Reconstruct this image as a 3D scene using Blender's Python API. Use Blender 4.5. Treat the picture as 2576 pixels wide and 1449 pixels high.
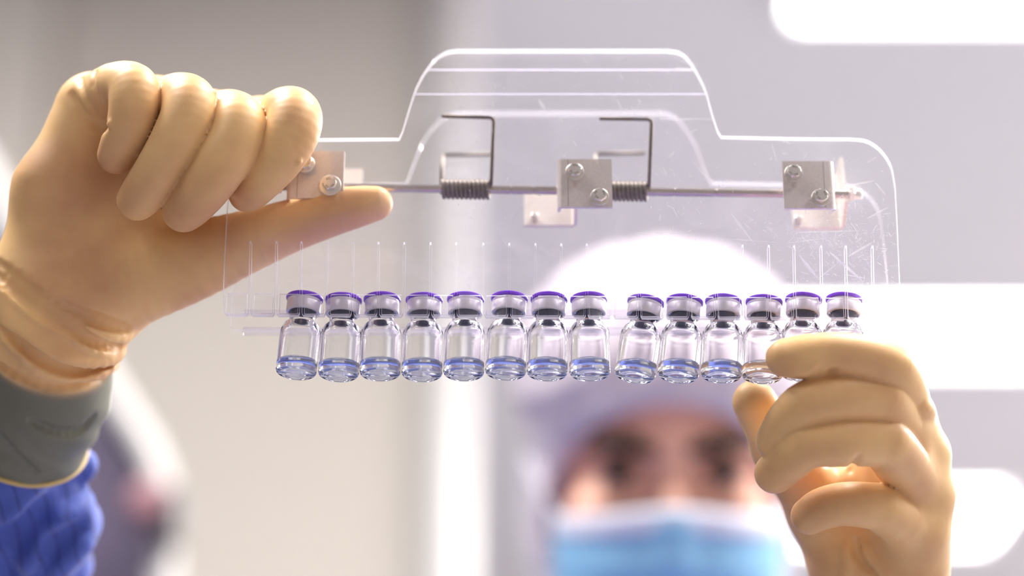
import bpy, bmesh, math, random
import numpy as np
from mathutils import Vector, Matrix, Euler
from mathutils.geometry import tessellate_polygon

for o in list(bpy.data.objects):
    bpy.data.objects.remove(o, do_unlink=True)
scene = bpy.context.scene
COL = scene.collection
random.seed(4)
rng = np.random.default_rng(7)

# ------------------------------------------------------------------ camera
PITCH = math.radians(23.0)
SP, CP = math.sin(PITCH), math.cos(PITCH)
D = 850.0                      # focus distance, mm
FPX = D / 0.155                # focal length in pixels of the 2576 px frame
CAM = Vector((0.0, 0.0, 1.17))
cd = bpy.data.cameras.new('camera')
cam = bpy.data.objects.new('camera', cd)
COL.objects.link(cam)
cam.location = CAM
cam.rotation_euler = (math.pi / 2 + PITCH, 0, 0)
cd.sensor_width = 36.0
cd.lens = FPX / 2576.0 * 36.0
cd.clip_start = 0.01
cd.clip_end = 60
cd.dof.use_dof = True
cd.dof.focus_distance = D / 1000.0
cd.dof.aperture_fstop = 2.4
scene.camera = cam

# ------------------------------------------------------------------ world, lamps, exposure
world = bpy.data.worlds.new('world')
scene.world = world
world.use_nodes = True
bg = world.node_tree.nodes['Background']
bg.inputs[0].default_value = (0.93, 0.95, 1.0, 1)
bg.inputs[1].default_value = 0.12

CEIL_Z = 2.97
PANEL_W = 34.0                # watts of each ceiling lamp out of view


def ceiling_area(x, y, s=0.6, power=PANEL_W):
    ld = bpy.data.lights.new('unseen_ceiling_lamp', 'AREA')
    ld.shape = 'SQUARE'
    ld.size = s
    ld.energy = power
    ld.color = (1.0, 0.97, 0.92)
    lo = bpy.data.objects.new('unseen_ceiling_lamp', ld)
    lo.location = (x, y, CEIL_Z - 0.03)
    COL.objects.link(lo)
    return lo


for lx, ly, lp in ((0.72, 0.95, 40), (-0.78, 0.95, 40), (2.2, 1.45, 40), (2.2, 2.95, 105), (2.2, 4.5, 105), (2.2, 6.1, 105), (-1.25, -0.35, 10), (1.25, -0.35, 10)):  # unseen lamps added to light hands, front faces, far floor and ceiling
    ceiling_area(lx, ly, power=lp)

scene.view_settings.view_transform = 'Standard'
scene.view_settings.look = 'None'
scene.view_settings.gamma = 1.0
scene.view_settings.use_curve_mapping = False
scene.view_settings.exposure = 0.42
scene.cycles.max_bounces = 16
scene.cycles.transmission_bounces = 24
scene.cycles.transparent_max_bounces = 24
scene.cycles.glossy_bounces = 8
scene.cycles.diffuse_bounces = 4
scene.cycles.adaptive_threshold = 0.06
scene.cycles.adaptive_min_samples = 12

# ------------------------------------------------------------------ coordinates
V = Vector


def cw(q):
    """camera-frame millimetres (right, up, towards camera from focus plane) -> world metres (array)"""
    q = np.asarray(q, float)
    u, v, w = q[..., 0], q[..., 1], q[..., 2]
    d = D - w
    return np.stack([u, d * CP - v * SP, d * SP + v * CP], -1) * 0.001 + np.array(CAM)


def P(px, py, w):
    d = D - w
    return np.array([(px - 1288.0) * d / FPX, (724.5 - py) * d / FPX, w])


ORG = V(cw((0, 0, 0)))          # device origin in the world


def ray(px, py):
    """camera position and direction in device millimetres"""
    a, b = (px - 1288.0) / FPX, (724.5 - py) / FPX
    o = np.array([0.0, -D * CP, -D * SP])
    d = np.array([a, CP - b * SP, SP + b * CP])
    return o, d


class Frame:
    """a plane in device space: origin, ex (right), ez (up), ey (depth, away from camera)"""
    def __init__(s, o, tilt):
        s.o = np.array(o, float)
        s.ex = np.array([1.0, 0, 0])
        s.ez = np.array([0, math.sin(tilt), math.cos(tilt)])
        s.ey = np.array([0, math.cos(tilt), -math.sin(tilt)])

    def hit(s, px, py, y=0.0):
        o, d = ray(px, py)
        t = np.dot(s.o + s.ey * y - o, s.ey) / np.dot(d, s.ey)
        q = o + d * t - s.o
        return float(np.dot(q, s.ex)), float(np.dot(q, s.ez))

    def to_dev(s, pts):
        pts = np.asarray(pts, float)
        return s.o + pts[..., :1] * s.ex + pts[..., 1:2] * s.ey + pts[..., 2:3] * s.ez


# ------------------------------------------------------------------ object helpers
def arc(pts, n=4):
    """Catmull-Rom through pixel points"""
    pts = [np.array(p, float) for p in pts]
    q = [2 * pts[0] - pts[1]] + pts + [2 * pts[-1] - pts[-2]]
    out = []
    for i in range(1, len(q) - 2):
        for k in range(n):
            t = k / n
            out.append(0.5 * ((2 * q[i]) + (-q[i - 1] + q[i + 1]) * t + (2 * q[i - 1] - 5 * q[i] + 4 * q[i + 1] - q[i + 2]) * t * t
                              + (-q[i - 1] + 3 * q[i] - 3 * q[i + 1] + q[i + 2]) * t ** 3))
    out.append(pts[-1])
    return [tuple(o) for o in out]


def link(name, data, parent=None, loc=None):
    o = bpy.data.objects.new(name, data)
    COL.objects.link(o)
    if loc is not None:
        o.location = loc
    if parent is not None:
        o.parent = parent
    return o


def tag(o, label=None, cat=None, group=None, kind=None):
    if label: o['label'] = label
    if cat: o['category'] = cat
    if group: o['group'] = group
    if kind: o['kind'] = kind
    return o


def empty(name, loc, label=None, cat=None, group=None):
    return tag(link(name, None, None, loc), label, cat, group)


def mesh_from(name, verts, faces, mats, smooth=True, face_mats=None, autosharp=None):
    me = bpy.data.meshes.new(name)
    me.from_pydata([tuple(map(float, v)) for v in verts], [], [tuple(map(int, f)) for f in faces])
    for m in (mats if isinstance(mats, (list, tuple)) else [mats]):
        me.materials.append(m)
    if face_mats is not None:
        me.polygons.foreach_set('material_index', np.asarray(face_mats, np.int32))
    me.polygons.foreach_set('use_smooth', np.full(len(me.polygons), smooth, bool))
    me.update()
    if smooth and autosharp is not None:
        bm = bmesh.new(); bm.from_mesh(me)
        for e in bm.edges:
            if len(e.link_faces) == 2 and e.calc_face_angle(0) > autosharp:
                e.smooth = False
        bm.to_mesh(me); bm.free()
    return me


def bm_mesh(name, bm, mats, smooth=False, sharp=None):
    bmesh.ops.recalc_face_normals(bm, faces=bm.faces)
    if smooth:
        for f in bm.faces: f.smooth = True
        if sharp is not None:
            for e in bm.edges:
                if len(e.link_faces) == 2 and e.calc_face_angle(0) > sharp:
                    e.smooth = False
    me = bpy.data.meshes.new(name)
    bm.to_mesh(me); bm.free()
    for m in (mats if isinstance(mats, (list, tuple)) else [mats]):
        me.materials.append(m)
    return me


def lathe_data(profile, n=48, axis='z'):
    vs, fs = [], []
    rings = []
    for r, z in profile:
        if r < 1e-6:
            rings.append([len(vs)]); vs.append((0, 0, z))
        else:
            rings.append(list(range(len(vs), len(vs) + n)))
            for k in range(n):
                a = 2 * math.pi * k / n
                vs.append((r * math.cos(a), r * math.sin(a), z))
    for A, B in zip(rings[:-1], rings[1:]):
        for k in range(n):
            k2 = (k + 1) % n
            if len(A) == 1 and len(B) == 1: continue
            if len(A) == 1: fs.append((A[0], B[k], B[k2]))
            elif len(B) == 1: fs.append((A[k], A[k2], B[0]))
            else: fs.append((A[k], A[k2], B[k2], B[k]))
    vs = np.array(vs)
    if axis == 'x': vs = vs[:, [2, 0, 1]]
    if axis == 'y': vs = vs[:, [1, 2, 0]]
    return vs, fs


def smooth_profile(pts, it=2):
    pts = [np.array(p, float) for p in pts]
    for _ in range(it):
        out = [pts[0]]
        for a, b in zip(pts[:-1], pts[1:]):
            out += [a * 0.78 + b * 0.22, a * 0.22 + b * 0.78]
        out.append(pts[-1]); pts = out
    return [tuple(p) for p in pts]


def tube_data(path, r, n=12, caps=True):
    path = [np.asarray(p, float) for p in path]
    vs, fs = [], []
    m = len(path)
    rr = r if hasattr(r, '__len__') else [r] * m
    T = []
    for i in range(m):
        t = path[min(i + 1, m - 1)] - path[max(i - 1, 0)]
        T.append(t / (np.linalg.norm(t) + 1e-12))
    ref = np.array([0, 0, 1.0]) if abs(T[0][2]) < 0.9 else np.array([1.0, 0, 0])
    nrm = np.cross(T[0], ref); nrm /= np.linalg.norm(nrm)
    for i in range(m):
        nrm = nrm - T[i] * np.dot(nrm, T[i]); nrm /= np.linalg.norm(nrm)
        b = np.cross(T[i], nrm)
        for k in range(n):
            a = 2 * math.pi * k / n
            vs.append(path[i] + rr[i] * (math.cos(a) * nrm + math.sin(a) * b))
    for i in range(m - 1):
        for k in range(n):
            k2 = (k + 1) % n
            fs.append((i * n + k, i * n + k2, (i + 1) * n + k2, (i + 1) * n + k))
    if caps:
        fs.append(tuple(range(n))[::-1]); fs.append(tuple(range((m - 1) * n, m * n)))
    return np.array(vs), fs


def round_path(pts, rad, seg=6):
    pts = [np.asarray(p, float) for p in pts]
    out = [pts[0]]
    for a, b, c in zip(pts[:-2], pts[1:-1], pts[2:]):
        d1, d2 = a - b, c - b
        l1, l2 = np.linalg.norm(d1), np.linalg.norm(d2)
        rr = min(rad, l1 * 0.45, l2 * 0.45)
        p0, p1 = b + d1 / l1 * rr, b + d2 / l2 * rr
        for k in range(seg + 1):
            t = k / seg
            out.append((1 - t) ** 2 * p0 + 2 * t * (1 - t) * b + t * t * p1)
    out.append(pts[-1])
    return out


def add_box(bm, x0, x1, y0, y1, z0, z1, bev=0.0, seg=2):
    r = bmesh.ops.create_cube(bm, size=1.0)
    for v in r['verts']:
        v.co = V((x0 + (v.co.x + .5) * (x1 - x0), y0 + (v.co.y + .5) * (y1 - y0), z0 + (v.co.z + .5) * (z1 - z0)))
    if bev > 0:
        es = list({e for v in r['verts'] for e in v.link_edges})
        bmesh.ops.bevel(bm, geom=es, offset=bev, segments=seg, affect='EDGES', profile=0.5)


# ------------------------------------------------------------------ materials
def s2l(c):
    return tuple((x / 12.92 if x <= 0.04045 else ((x + 0.055) / 1.055) ** 2.4) for x in c)


def rgb(r, g, b):
    return s2l((r / 255, g / 255, b / 255)) + (1.0,)


def new_mat(name):
    m = bpy.data.materials.new(name); m.use_nodes = True
    return m, m.node_tree.nodes, m.node_tree.links, m.node_tree.nodes['Principled BSDF']


def mat(name, col, rough=0.5, metal=0.0, noise=None, bump=0.0, bump_scale=200.0, sss=0.0, sss_r=(1, .5, .3), sss_s=0.004, **kw):
    m, N, L, b = new_mat(name)
    b.inputs['Base Color'].default_value = col
    b.inputs['Roughness'].default_value = rough
    b.inputs['Metallic'].default_value = metal
    tc = N.new('ShaderNodeTexCoord')
    if noise:
        amt, sc = noise
        nt = N.new('ShaderNodeTexNoise'); nt.inputs['Scale'].default_value = sc
        nt.inputs['Detail'].default_value = 4
        L.new(tc.outputs['Object'], nt.inputs['Vector'])
        mx = N.new('ShaderNodeMixRGB'); mx.blend_type = 'MULTIPLY'
        cr = N.new('ShaderNodeValToRGB')
        cr.color_ramp.elements[0].position = 0.3; cr.color_ramp.elements[1].position = 0.7
        cr.color_ramp.elements[0].color = (1 - amt, 1 - amt, 1 - amt, 1)
        cr.color_ramp.elements[1].color = (1, 1, 1, 1)
        L.new(nt.outputs['Fac'], cr.inputs['Fac'])
        mx.inputs[0].default_value = 1.0
        mx.inputs[1].default_value = col
        L.new(cr.outputs['Color'], mx.inputs[2])
        L.new(mx.outputs['Color'], b.inputs['Base Color'])
    if bump:
        nb = N.new('ShaderNodeTexNoise'); nb.inputs['Scale'].default_value = bump_scale
        nb.inputs['Detail'].default_value = 5
        L.new(tc.outputs['Object'], nb.inputs['Vector'])
        bp = N.new('ShaderNodeBump'); bp.inputs['Strength'].default_value = bump
        bp.inputs['Distance'].default_value = 0.001
        L.new(nb.outputs['Fac'], bp.inputs['Height'])
        L.new(bp.outputs['Normal'], b.inputs['Normal'])
    if sss:
        b.inputs['Subsurface Weight'].default_value = sss
        b.inputs['Subsurface Radius'].default_value = sss_r
        b.inputs['Subsurface Scale'].default_value = sss_s
    for k, v in kw.items():
        b.inputs[k.replace('_', ' ')].default_value = v
    return m


def mat_emit(name, col, strength):
    m, N, L, b = new_mat(name)
    b.inputs['Base Color'].default_value = (0.8, 0.8, 0.8, 1)
    b.inputs['Emission Color'].default_value = col
    b.inputs['Emission Strength'].default_value = strength
    return m


def mat_glass(name, col, ior=1.5, rough=0.0, cloud=None):
    m, N, L, b = new_mat(name)
    N.remove(b)
    out = N['Material Output']
    g = N.new('ShaderNodeBsdfGlass')
    g.inputs['Color'].default_value = col
    g.inputs['IOR'].default_value = ior
    g.inputs['Roughness'].default_value = rough
    last = g
    if cloud:       # a slightly cloudy fluid scatters some light through
        tl = N.new('ShaderNodeBsdfTranslucent'); tl.inputs[0].default_value = cloud[1]
        df = N.new('ShaderNodeBsdfDiffuse'); df.inputs[0].default_value = cloud[1]
        m1 = N.new('ShaderNodeMixShader'); m1.inputs[0].default_value = 0.4
        L.new(tl.outputs[0], m1.inputs[1]); L.new(df.outputs[0], m1.inputs[2])
        mx = N.new('ShaderNodeMixShader'); mx.inputs[0].default_value = cloud[0]
        L.new(g.outputs[0], mx.inputs[1]); L.new(m1.outputs[0], mx.inputs[2])
        last = mx
    L.new(last.outputs[0], out.inputs['Surface'])
    return m


def mat_clear_sheet(name, tint, ior=1.49, haze=0.0, haze_col=(1, 1, 1, 1), rough=0.02, haze_tr=0.5, smudge=0.0):
    """clear acrylic: straight-through transparency, Fresnel gloss and a little scattering haze"""
    m, N, L, b = new_mat(name)
    N.remove(b)
    out = N['Material Output']
    tr = N.new('ShaderNodeBsdfTransparent'); tr.inputs[0].default_value = tint
    gl = N.new('ShaderNodeBsdfGlossy'); gl.inputs['Roughness'].default_value = rough
    gl.inputs['Color'].default_value = (1, 1, 1, 1)
    # Schlick reflectance, the same for rays entering and leaving the sheet
    f0 = ((ior - 1) / (ior + 1)) ** 2
    lw = N.new('ShaderNodeLayerWeight'); lw.inputs['Blend'].default_value = 0.5
    pw = N.new('ShaderNodeMath'); pw.operation = 'POWER'; pw.inputs[1].default_value = 5
    L.new(lw.outputs['Facing'], pw.inputs[0])
    fr = N.new('ShaderNodeMath'); fr.operation = 'MULTIPLY_ADD'; fr.inputs[1].default_value = 1 - f0; fr.inputs[2].default_value = f0
    L.new(pw.outputs[0], fr.inputs[0])
    mx = N.new('ShaderNodeMixShader')
    L.new(fr.outputs[0], mx.inputs[0]); L.new(tr.outputs[0], mx.inputs[1]); L.new(gl.outputs[0], mx.inputs[2])
    last = mx
    if haze > 0:
        df = N.new('ShaderNodeBsdfDiffuse'); df.inputs[0].default_value = haze_col
        tl = N.new('ShaderNodeBsdfTranslucent'); tl.inputs[0].default_value = haze_col
        m1 = N.new('ShaderNodeMixShader'); m1.inputs[0].default_value = haze_tr
        L.new(df.outputs[0], m1.inputs[1]); L.new(tl.outputs[0], m1.inputs[2])
        m2 = N.new('ShaderNodeMixShader'); m2.inputs[0].default_value = haze
        L.new(mx.outputs[0], m2.inputs[1]); L.new(m1.outputs[0], m2.inputs[2])
        if smudge:      # handling smears: patches with more scatter
            tc = N.new('ShaderNodeTexCoord'); nz = N.new('ShaderNodeTexNoise')
            nz.inputs['Scale'].default_value = 38; nz.inputs['Detail'].default_value = 6; nz.inputs['Distortion'].default_value = 1.2
            L.new(tc.outputs['Object'], nz.inputs['Vector'])
            mr = N.new('ShaderNodeMapRange')
            for k, v in ((1, 0.52), (2, 0.72), (3, haze), (4, haze + smudge)): mr.inputs[k].default_value = v
            L.new(nz.outputs['Fac'], mr.inputs[0]); L.new(mr.outputs[0], m2.inputs[0])
        last = m2
    L.new(last.outputs[0], out.inputs['Surface'])
    return m


M = {}
M['wall'] = mat('wall_paint', rgb(203, 196, 187), 0.55, noise=(0.03, 3))
M['wall2'] = mat('wall_panel', rgb(212, 206, 198), 0.5, noise=(0.03, 3))
M['white_gloss'] = mat('white_gloss_enamel', rgb(204, 202, 201), 0.35)
M['ceiling'] = mat('ceiling_paint', rgb(222, 222, 227), 0.7, noise=(0.03, 2))
M['floor'] = mat('floor_vinyl', rgb(148, 146, 158), 0.4, noise=(0.05, 4))
M['lamp_frame'] = mat('lamp_frame', rgb(240, 240, 240), 0.4)
M['diffuser'] = mat_emit('lamp_diffuser', (1.0, 0.98, 0.96, 1), 12.0)
M['acrylic'] = mat_clear_sheet('clear_acrylic_face', (0.995, 0.993, 1.0, 1), ior=1.3, haze=0.014, haze_col=(0.95, 0.95, 1, 1), rough=0.03, haze_tr=0.7, smudge=0.05)
M['acrylic_edge'] = mat_clear_sheet('acrylic_cut_edge', (0.92, 0.91, 0.96, 1), haze=0.62, haze_col=(0.93, 0.91, 1, 1), rough=0.12, haze_tr=0.6)
M['acrylic_edge_soft'] = mat_clear_sheet('acrylic_polished_edge', (0.95, 0.94, 0.97, 1), haze=0.26, haze_col=(0.93, 0.91, 1, 1), rough=0.12, haze_tr=0.6)
M['acrylic_bar'] = mat_clear_sheet('clear_acrylic_bar', (0.94, 0.93, 0.96, 1), haze=0.10, haze_col=(0.92, 0.89, 0.92, 1), rough=0.08)
M['scratch'] = mat_clear_sheet('scratched_acrylic', (1, 1, 1, 1), haze=0.32, haze_col=(1, 1, 1, 1), rough=0.3, haze_tr=0.6)
M['steel'] = mat('brushed_steel', rgb(232, 222, 216), 0.4, 0.3, noise=(0.10, 900))
M['bolt'] = mat('bolt_steel', rgb(234, 228, 222), 0.32, 0.8)
M['rod'] = mat('rod_steel', rgb(190, 180, 172), 0.25, 1.0)
M['spring'] = mat('spring_steel', rgb(118, 106, 98), 0.42, 0.5, noise=(0.2, 700))
M['mark'] = mat('shaded_lettering_steel', rgb(150, 142, 136), 0.3, 0.8)  # darker than the bolt: shade of the raised letters put into the colour
M['crease'] = mat('scribed_line', rgb(120, 108, 102), 0.6, 0.3)
M['glass'] = mat_glass('vial_glass', (0.985, 0.985, 0.995, 1), 1.48)
M['liquid'] = mat_glass('blue_tinted_liquid', (0.98, 0.988, 1.0, 1), 1.34, cloud=(0.10, (0.84, 0.91, 1.0, 1)))  # blue of the surroundings put into the liquid's own colour
M['purple'] = mat('purple_plastic', rgb(124, 48, 220), 0.3, sss=0.0)
M['alu'] = mat('crimp_aluminium', rgb(236, 230, 236), 0.35, 0.4)
M['rubber'] = mat('slate_rubber', rgb(38, 46, 100), 0.45)
M['skin'] = mat('skin', rgb(250, 190, 166), 0.5, noise=(0.06, 60), sss=0.1, sss_s=0.004)
M['brow'] = mat('brow_hair', rgb(40, 26, 20), 0.7)
M['shaded_eye_white'] = mat('shaded_eye_white', rgb(100, 88, 92), 0.2)  # white of the eye darkened, socket shade put into its colour
M['iris'] = mat('dark_iris', rgb(34, 24, 20), 0.15)
M['hood'] = mat('hood_cloth', rgb(220, 208, 219), 0.8, noise=(0.05, 40), bump=0.2, bump_scale=60)
M['mask_blue'] = mat('mask_fabric', rgb(150, 206, 240), 0.75, noise=(0.05, 30))
M['mask_white'] = mat('mask_band', rgb(236, 236, 248), 0.75)
M['dark_window'] = mat('dark_violet_glass', rgb(84, 76, 98), 0.3)
M['pink'] = mat('muted_pink', rgb(150, 108, 116), 0.4)
M['dark_metal'] = mat('dark_latch', rgb(70, 66, 72), 0.4, 0.4)
M['boot'] = mat('white_boot', rgb(225, 225, 230), 0.6)


def glove_material():
    m, N, L, b = new_mat('cream_latex')
    at = N.new('ShaderNodeAttribute'); at.attribute_name = 'over_sleeve'
    tc = N.new('ShaderNodeTexCoord')
    nz = N.new('ShaderNodeTexNoise'); nz.inputs['Scale'].default_value = 28; nz.inputs['Detail'].default_value = 3
    L.new(tc.outputs['Object'], nz.inputs['Vector'])
    cr = N.new('ShaderNodeValToRGB')
    cr.color_ramp.elements[0].position = 0.32; cr.color_ramp.elements[0].color = rgb(210, 161, 117)
    cr.color_ramp.elements[1].position = 0.62; cr.color_ramp.elements[1].color = rgb(234, 192, 136)
    L.new(nz.outputs['Fac'], cr.inputs['Fac'])
    mx = N.new('ShaderNodeMixRGB')
    mx.inputs[2].default_value = rgb(112, 112, 100)
    L.new(at.outputs['Fac'], mx.inputs[0]); L.new(cr.outputs['Color'], mx.inputs[1])
    L.new(mx.outputs['Color'], b.inputs['Base Color'])
    b.inputs['Roughness'].default_value = 0.46
    b.inputs['Specular IOR Level'].default_value = 0.35
    b.inputs['Subsurface Weight'].default_value = 0.25
    b.inputs['Subsurface Radius'].default_value = (1.0, 0.55, 0.25)
    b.inputs['Subsurface Scale'].default_value = 0.005
    n2 = N.new('ShaderNodeTexNoise'); n2.inputs['Scale'].default_value = 420; n2.inputs['Detail'].default_value = 4
    L.new(tc.outputs['Object'], n2.inputs['Vector'])
    bp = N.new('ShaderNodeBump'); bp.inputs['Strength'].default_value = 0.10; bp.inputs['Distance'].default_value = 0.0006
    L.new(n2.outputs['Fac'], bp.inputs['Height']); L.new(bp.outputs['Normal'], b.inputs['Normal'])
    return m


def sleeve_material():
    m, N, L, b = new_mat('blue_sleeve_cloth')
    tc = N.new('ShaderNodeTexCoord')
    mp = N.new('ShaderNodeMapping'); mp.inputs['Rotation'].default_value = (0, 0.15, 0.1)
    L.new(tc.outputs['Object'], mp.inputs['Vector'])
    wv = N.new('ShaderNodeTexWave'); wv.wave_type = 'BANDS'; wv.bands_direction = 'X'
    wv.inputs['Scale'].default_value = 42; wv.inputs['Distortion'].default_value = 0.6
    L.new(mp.outputs[0], wv.inputs['Vector'])
    cr = N.new('ShaderNodeValToRGB')
    cr.color_ramp.elements[0].position = 0.0; cr.color_ramp.elements[0].color = rgb(44, 60, 142)
    cr.color_ramp.elements[1].position = 0.07; cr.color_ramp.elements[1].color = rgb(70, 92, 186)
    L.new(wv.outputs['Fac'], cr.inputs['Fac'])
    L.new(cr.outputs['Color'], b.inputs['Base Color'])
    b.inputs['Roughness'].default_value = 0.6
    b.inputs['Sheen Weight'].default_value = 0.25
    n2 = N.new('ShaderNodeTexNoise'); n2.inputs['Scale'].default_value = 900
    L.new(tc.outputs['Object'], n2.inputs['Vector'])
    bp = N.new('ShaderNodeBump'); bp.inputs['Strength'].default_value = 0.15; bp.inputs['Distance'].default_value = 0.0005
    L.new(n2.outputs['Fac'], bp.inputs['Height']); L.new(bp.outputs['Normal'], b.inputs['Normal'])
    return m


M['glove'] = glove_material()
M['sleeve'] = sleeve_material()

# ------------------------------------------------------------------ implicit surfaces
F32 = np.float32


def sd_cap(p, a, b, ra, rb):
    a = np.asarray(a, F32); b = np.asarray(b, F32)
    pa = p - a; ba = b - a
    h = np.clip((pa @ ba) / max(float(ba @ ba), 1e-6), 0, 1)
    return np.sqrt(((pa - h[:, None] * ba) ** 2).sum(1)) - (ra + (rb - ra) * h)


def smin(a, b, k):
    h = np.clip(0.5 + 0.5 * (b - a) / k, 0, 1)
    return b + (a - b) * h - k * h * (1 - h)


def smax(a, b, k):
    return -smin(-a, -b, k)


def sd_ell(p, c, r):
    q = p - np.asarray(c, F32); r = np.asarray(r, F32)
    k0 = np.sqrt(((q / r) ** 2).sum(1)); k1 = np.sqrt(((q / (r * r)) ** 2).sum(1)) + 1e-9
    return k0 * (k0 - 1) / k1


def sd_sph(p, c, r):
    return np.sqrt(((p - np.asarray(c, F32)) ** 2).sum(1)) - r


def sd_chain(p, pts, rad, k=3.0):
    d = None
    for i in range(len(pts) - 1):
        e = sd_cap(p, pts[i], pts[i + 1], rad[i], rad[i + 1])
        d = e if d is None else smin(d, e, k)
    return d


def sd_path(p, path):
    """tube along a finely sampled path of (x, y, z, r); only points near its bounds get exact values"""
    lo, hi = (path[:, :3] - path[:, 3:]).min(0), (path[:, :3] + path[:, 3:]).max(0)
    out = np.maximum(np.maximum(lo - p, p - hi), 0)
    d = np.sqrt((out ** 2).sum(1)).astype(F32) + 2
    near = d < 14
    q = p[near]
    if len(q):
        e = None
        for a, b in zip(path[:-1], path[1:]):
            c = sd_cap(q, a[:3], b[:3], a[3], b[3])
            e = c if e is None else np.minimum(e, c)
        d[near] = e
    return d


def finger_path(pts, n=4):
    """pixel joints (px, py, w, radius) -> smooth camera-frame path"""
    q = [np.array([*P(*t[:3]), t[3]]) for t in pts]
    return np.array(arc(q, n))


def apply_folds(q, e, ridges, grooves, kr=3.2, kg=1.6):
    """raise ridges and press grooves into distances e, each only near its own path"""
    for path, r in ridges + [(g, -r) for g, r in grooves]:
        if len(path) < 2: continue
        a = np.array(path); m = abs(r) + 7
        near = ((q > a.min(0) - m) & (q < a.max(0) + m)).all(1)
        if not near.any(): continue
        rad = [abs(r) * (0.35 + 0.65 * math.sin(math.pi * (k + .5) / len(path)) ** 0.6) for k in range(len(path))]
        c = sd_chain(q[near], path, rad, 1.5)
        e[near] = smin(e[near], c, kr) if r > 0 else smax(e[near], -c, kg)
    return e


def surf(f, px, py, w0=110.0, w1=-130.0):
    """first hit of the camera ray through a pixel with an implicit surface"""
    w = w0
    for _ in range(140):
        q = P(px, py, w)
        d = float(f(q[None].astype(F32))[0])
        if d < 0.05: return q
        w -= max(d * 0.8, 0.2)
        if w < w1: return None
    return None


def polygonise(f, lo, hi, h, refine=1):
    lo = np.array(lo, float); hi = np.array(hi, float)
    B = 4
    nb = np.ceil((hi - lo) / (h * B)).astype(int)
    n = nb * B + 1
    cx = [lo[i] + (np.arange(nb[i]) + .5) * h * B for i in range(3)]
    C = np.stack(np.meshgrid(*cx, indexing='ij'), -1).reshape(-1, 3).astype(F32)
    dc = f(C).reshape(nb)
    act = np.abs(dc) < h * B * 0.9 + 3 * h
    fine = np.full(n, 1e3, F32)
    fine[:-1, :-1, :-1] = np.repeat(np.repeat(np.repeat(dc, B, 0), B, 1), B, 2)
    for ax in range(3):
        sl = [slice(None)] * 3; sl2 = [slice(None)] * 3
        sl[ax] = -1; sl2[ax] = -2
        fine[tuple(sl)] = fine[tuple(sl2)]
    mk = np.zeros(n, bool)
    a_up = np.repeat(np.repeat(np.repeat(act, B, 0), B, 1), B, 2)
    for dx in (0, 1):
        for dy in (0, 1):
            for dz in (0, 1):
                mk[dx:n[0] - 1 + dx, dy:n[1] - 1 + dy, dz:n[2] - 1 + dz] |= a_up
    idx = np.argwhere(mk)
    vals = np.empty(len(idx), F32)
    for s in range(0, len(idx), 400000):
        vals[s:s + 400000] = f((lo + idx[s:s + 400000] * h).astype(F32))
    fine[mk] = vals
    ins = fine < 0
    cnt = np.zeros(n - 1, np.int8)
    for dx in (0, 1):
        for dy in (0, 1):
            for dz in (0, 1):
                cnt += ins[dx:n[0] - 1 + dx, dy:n[1] - 1 + dy, dz:n[2] - 1 + dz]
    cells = np.argwhere((cnt > 0) & (cnt < 8))
    vid = np.full(n - 1, -1, np.int64)
    vid[tuple(cells.T)] = np.arange(len(cells))
    acc = np.zeros((len(cells), 3)); num = np.zeros(len(cells))
    corners = [(0, 0, 0), (1, 0, 0), (0, 1, 0), (1, 1, 0), (0, 0, 1), (1, 0, 1), (0, 1, 1), (1, 1, 1)]
    for i, a in enumerate(corners):
        for b in corners[i + 1:]:
            if sum(abs(a[q] - b[q]) for q in range(3)) != 1: continue
            da = fine[tuple((cells + a).T)]; db = fine[tuple((cells + b).T)]
            cr = (da < 0) != (db < 0)
            t = np.where(cr, da / np.where(cr, da - db, 1), 0)
            pos = np.array(a) + t[:, None] * (np.array(b) - np.array(a))
            acc += pos * cr[:, None]; num += cr
    verts = lo + (cells + acc / num[:, None]) * h
    faces = []
    for ax in range(3):
        u, v = (ax + 1) % 3, (ax + 2) % 3
        s0 = [slice(None)] * 3; s1 = [slice(None)] * 3
        s0[ax] = slice(0, n[ax] - 1); s1[ax] = slice(1, n[ax])
        A, Bq = ins[tuple(s0)], ins[tuple(s1)]
        e = np.argwhere(A != Bq)
        ok = (e[:, u] > 0) & (e[:, v] > 0) & (e[:, u] < n[u] - 1) & (e[:, v] < n[v] - 1)
        e = e[ok]
        if not len(e): continue
        ina = A[tuple(e.T)]
        du = np.zeros(3, int); du[u] = 1
        dv = np.zeros(3, int); dv[v] = 1
        q = np.stack([vid[tuple((e - du - dv).T)], vid[tuple((e - dv).T)], vid[tuple(e.T)], vid[tuple((e - du).T)]], 1)
        q[~ina] = q[~ina][:, ::-1]
        faces.append(q)
    faces = np.concatenate(faces)
    faces = faces[(faces >= 0).all(1)]
    for _ in range(refine):
        p = verts.astype(F32)
        d = f(p)
        g = np.zeros_like(verts); eps = 0.25 * h
        for i in range(3):
            e = np.zeros(3, F32); e[i] = eps
            g[:, i] = (f(p + e) - d) / eps
        gl = (g ** 2).sum(1); gl[gl < 0.05] = 0.05
        step = np.clip(d / gl, -h, h)
        verts = verts - g * step[:, None]
    return verts, faces


def sdf_object(name, f, lo, hi, h, material, parent, to_world, base=(0, 0, 0), attr=None):
    vs, fs = polygonise(f, lo, hi, h)
    wv = to_world(vs) - np.array(base)
    me = mesh_from(name, wv, fs, material, smooth=True)
    if attr:
        nm, fn = attr
        a = me.attributes.new(nm, 'FLOAT', 'POINT')
        a.data.foreach_set('value', fn(vs).astype(np.float32))
    return link(name, me, parent)


# ================================================================== the room
def quad_box(name, x0, x1, y0, y1, z0, z1, m, kind='structure', bev=0.0):
    bm = bmesh.new(); add_box(bm, x0, x1, y0, y1, z0, z1, bev, 3)
    return tag(link(name, bm_mesh(name, bm, m, smooth=bev > 0, sharp=0.9)), kind=kind)


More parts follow.
